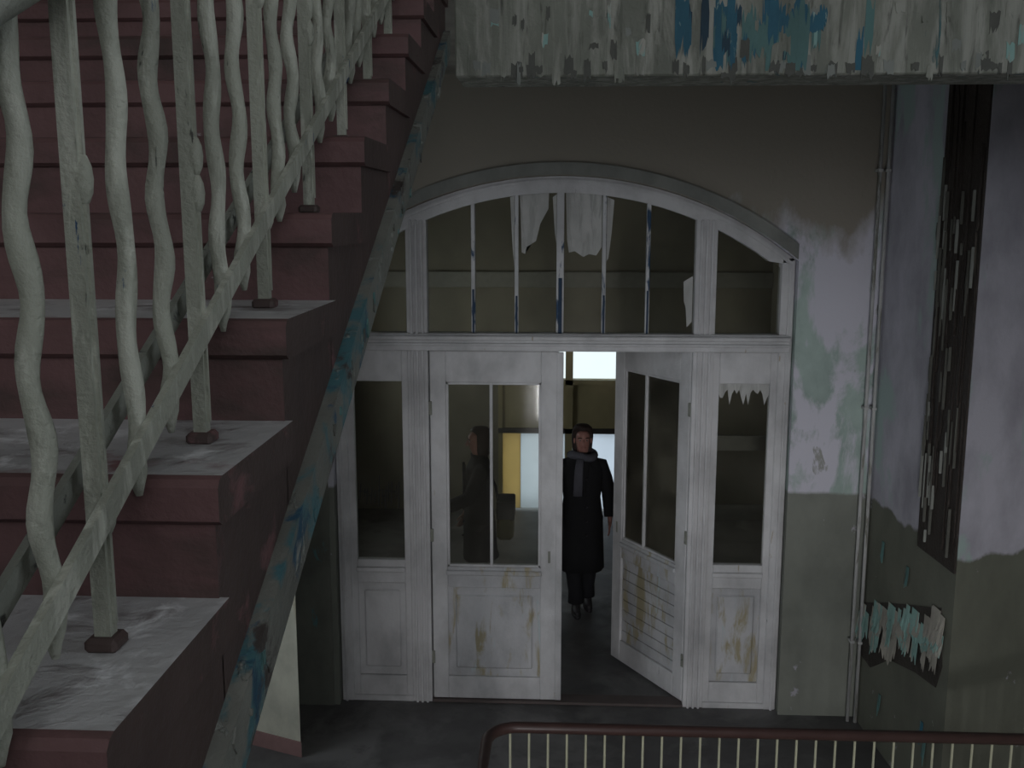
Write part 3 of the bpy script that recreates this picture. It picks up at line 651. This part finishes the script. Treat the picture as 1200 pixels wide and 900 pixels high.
# ------------------------------------------------------------------ stair balustrade
XR = -.51
rl = empty('stair_railing', (0, 0, 0)); tag(rl, 'grey-green iron stair railing with wavy balusters beside the oxblood steps', 'railing')
y0, y1 = -.3, 3.80
def sloped(name, off, h, x0, x1, mat): return obj(name, prism([(y0, inner(y0)+off), (y1, inner(y1)+off), (y1, inner(y1)+off+h), (y0, inner(y0)+off+h)], x0, x1, 'x'), mat, rl)
sloped('lower_rail', .226, .034, XR+.012, XR+.022, M['bar']); sloped('lower_rail', .242, .034, XR-.034, XR-.024, M['rail_iron'])
obj('handrail', tube([(XR, y0, inner(y0)+.815), (XR, y1, inner(y1)+.815)], .030, 12, [(math.cos(2*PI*k/12), .8*math.sin(2*PI*k/12)) for k in range(12)]), M['rail_iron'], rl, smooth=True)
sq = [(-1, -1), (1, -1), (1, 1), (-1, 1)]
k = -12
while True:
    y = 1.05+k*T/3
    if y > y1-.05: break
    if y > .35:
        top = inner(y)+.80
        if k % 3 == 0:
            n = math.floor((y-(Y1s-T))/T)+1; zb = Z1s+(n-1)*R_
            po = obj('post', tube([(XR, y, zb), (XR, y, top)], .0095, 4, [(-1, -.9), (1, -.9), (1, .9), (-1, .9)]), M['bar'], rl)
            obj('post_foot', box(XR-.019, XR+.019, y-.019, y+.019, zb-.002, zb+.016, .005), M['step_end'], po)
            obj('post_rib', box(XR+.008, XR+.0135, y-.003, y+.003, zb+.03, top-.02), M['bar'], po)
            for dz in ((.16+.19*((k//3) % 2)), .52-.12*((k//3) % 2)):
                e = B(); bmesh.ops.create_uvsphere(e, u_segments=8, v_segments=6, radius=1, matrix=Matrix.Translation((XR+.010, y, zb+dz)) @ Matrix.Diagonal((.012, .010, .028, 1))); obj('boss', e, M['bar'], po, smooth=True)
        else:
            ph = random.uniform(0, 6.28); zl = inner(y)+.165; L = top-zl; pth = []; rd = []
            amp = random.uniform(.0028, .0048); fq = random.uniform(5.0, 7.5)
            ns = 44
            for i in range(ns+1):
                u = i/ns; z = zl+L*u; en = min(1, u*9, (1-u)*9)
                pth.append((XR+amp*en*math.sin(fq*2*PI*z/1.0+ph), y+.4*amp*en*math.sin(fq*2*PI*z+ph+1.0), z))
                rd.append(.0122*(1+.08*math.sin(1.7*fq*2*PI*z+ph)+.05*math.sin(31*z+ph))*(min(1.0, .35+u*14)))
            obj('wavy_baluster', tube(pth, rd, 8), M['bar'], rl, smooth=True)
    k += 1

# ------------------------------------------------------------------ guard rail of the stair opening in the hall
GY, GZ, GX = 4.93, .95, -.36
gr = empty('guard_railing', (0, 0, 0)); tag(gr, 'low guard railing with dark wooden handrail and thin pale bars on the hall floor', 'railing')
pth = [(3.35, GY, GZ), (GX+.16, GY, GZ)] + [(GX+.16-.16*math.sin(a), GY-.16+.16*math.cos(a), GZ) for a in [PI/2*i/8 for i in range(1, 9)]] + [(GX, 2.4, GZ)]
obj('handrail', tube([(p[0], p[1], p[2]) for p in pth], .030, 12), M['wood'], gr, smooth=True)
obj('bottom_rail', box(GX, 3.35, GY-.012, GY+.012, .10, .125), M['rail_iron'], gr); obj('bottom_rail', box(GX-.012, GX+.012, 2.4, GY, .10, .125), M['rail_iron'], gr)
b0 = None
for i in range(36):
    x = -.245+.1*i
    if b0 is None: b0 = obj('bar', tube([(0, 0, 0), (0, 0, GZ-.03)], .0065, 6), M['thinbar'], gr); b0.location = (x, GY, 0)
    else: share('bar', b0, gr, (x, GY, 0))
for i in range(22): share('bar', b0, gr, (GX, GY-.22-.1*i, 0))

# ------------------------------------------------------------------ pipes in the right corner
for i, (x, y, r, lab) in enumerate(((2.105, 6.88, .0125, 'thin grey heating pipe by the door, left one of the corner pair'), (2.155, 6.865, .0125, 'thin grey heating pipe in the corner, right one of the pair'))):
    t = empty('heating_pipe', (x, y, 0)); tag(t, lab, 'pipe', 'vertical corner pipes')
    obj('pipe_run', tube([(0, 0, 0), (0, 0, 4.55)], r, 10), M['pipe'], t, smooth=True)
    for z in (.6, 2.3, 3.9):
        obj('pipe_clip', box(-.016, .016, -.015, .06, z, z+.02, .003), M['pipe'], t)

# ------------------------------------------------------------------ peeling patch on the return wall
random.seed(21)
pt = []
for (y, z) in ((6.95, .52), (6.9, .90), (6.5, 1.06), (6.1, 1.20), (5.72, 1.34), (5.66, 1.0), (5.72, .84), (6.0, .80), (6.4, .70), (6.7, .50)): pt.append((y, z))
def on_side(y, off): return side(y)-off
hb = B(); v0 = [hb.verts.new((on_side(y, .004), y, z)) for y, z in pt]; v1 = [hb.verts.new((on_side(y, -.02), y, z)) for y, z in pt]
f0 = hb.faces.new(v0); 
for i in range(len(pt)): hb.faces.new((v0[i], v1[i], v1[(i+1) % len(pt)], v0[(i+1) % len(pt)]))
bmesh.ops.triangulate(hb, faces=[f0])
hole = obj('bare_patch', hb, M['hole'], wr); tag(hole, 'dark bare patch with curling turquoise paint')
def flake_on_side(y, z, wy, hz, curl, mat, par):
    b = B(); n = 5
    cols = []
    jag = [random.uniform(0, .35)*hz for _ in range(n+1)]
    for j in range(4):
        cols.append([b.verts.new((on_side(y+wy*(i/n-.5), .007+curl*(j/3)**2), y+wy*(i/n-.5), z-(hz-jag[i])*j/3)) for i in range(n+1)])
    for j in range(3):
        for i in range(n): b.faces.new((cols[j][i], cols[j][i+1], cols[j+1][i+1], cols[j+1][i]))
    o = obj('paint_flake', b, M[mat], par); so = o.modifiers.new('thick', 'SOLIDIFY'); so.thickness = .003
    return o
for i in range(60):
    y = random.uniform(5.68, 6.90); top_z = .92+(6.9-y)*.36; z = top_z-random.uniform(0, .20)
    flake_on_side(y, z, random.uniform(.04, .13), random.uniform(.10, .26), random.uniform(.003, .02), random.choice(('flake', 'flake', 'flake_beige')), hole)
for y, z in ((6.6, 1.45), (6.2, 1.42), (5.85, .55), (6.5, .4), (5.8, .45)):
    flake_on_side(y, z, .035, .16, .008, random.choice(('flake_teal', 'flake_blue')), wr)

# flakes hanging from the beam's lower edge and curling off its face
for i in range(150):
    x = random.uniform(-.38, 2.6); edge = i < 80
    wv = random.uniform(.006, .020); hv = random.uniform(.03, .12)
    z = 4.135+random.uniform(-.005, .04) if edge else random.uniform(4.20, 4.37)
    n_ = 5; tp = [(x+wv*(q/n_*2-1), z+hv*random.uniform(.3, .5)) for q in range(n_+1)]; bt = [(p[0]+random.uniform(-.3, .3)*wv, z-hv*random.uniform(.0, .35)) for p in tp]
    d = random.uniform(.001, .004)
    mt = random.choice(('grime', 'grime', 'beam', 'flake_dim')) if edge else random.choice(('beam', 'flake_dim', 'beam', 'grime', 'flake'))
    obj('paint_flake', strip(tp, bt, 3.90-d, 3.903), M[mt], beam)
for i in range(46):    # where the old blue coat shows
    x = random.gauss(.70, .17); wv = random.uniform(.008, .026); hv = random.uniform(.05, .16); z = random.uniform(4.20, 4.36)
    n_ = 6; tp = [(x+wv*(q/n_*2-1), min(4.425, z+hv*random.uniform(.3, 1))) for q in range(n_+1)]; bt = [(p[0]+random.uniform(-.2, .2)*wv, max(4.15, z-hv*random.uniform(.1, .8))) for p in tp]
    obj('paint_flake', strip(tp, bt, 3.90-random.uniform(.001, .003), 3.903), M[random.choice(('flake_blue', 'flake_blue', 'blue_dark', 'flake_teal'))], beam)
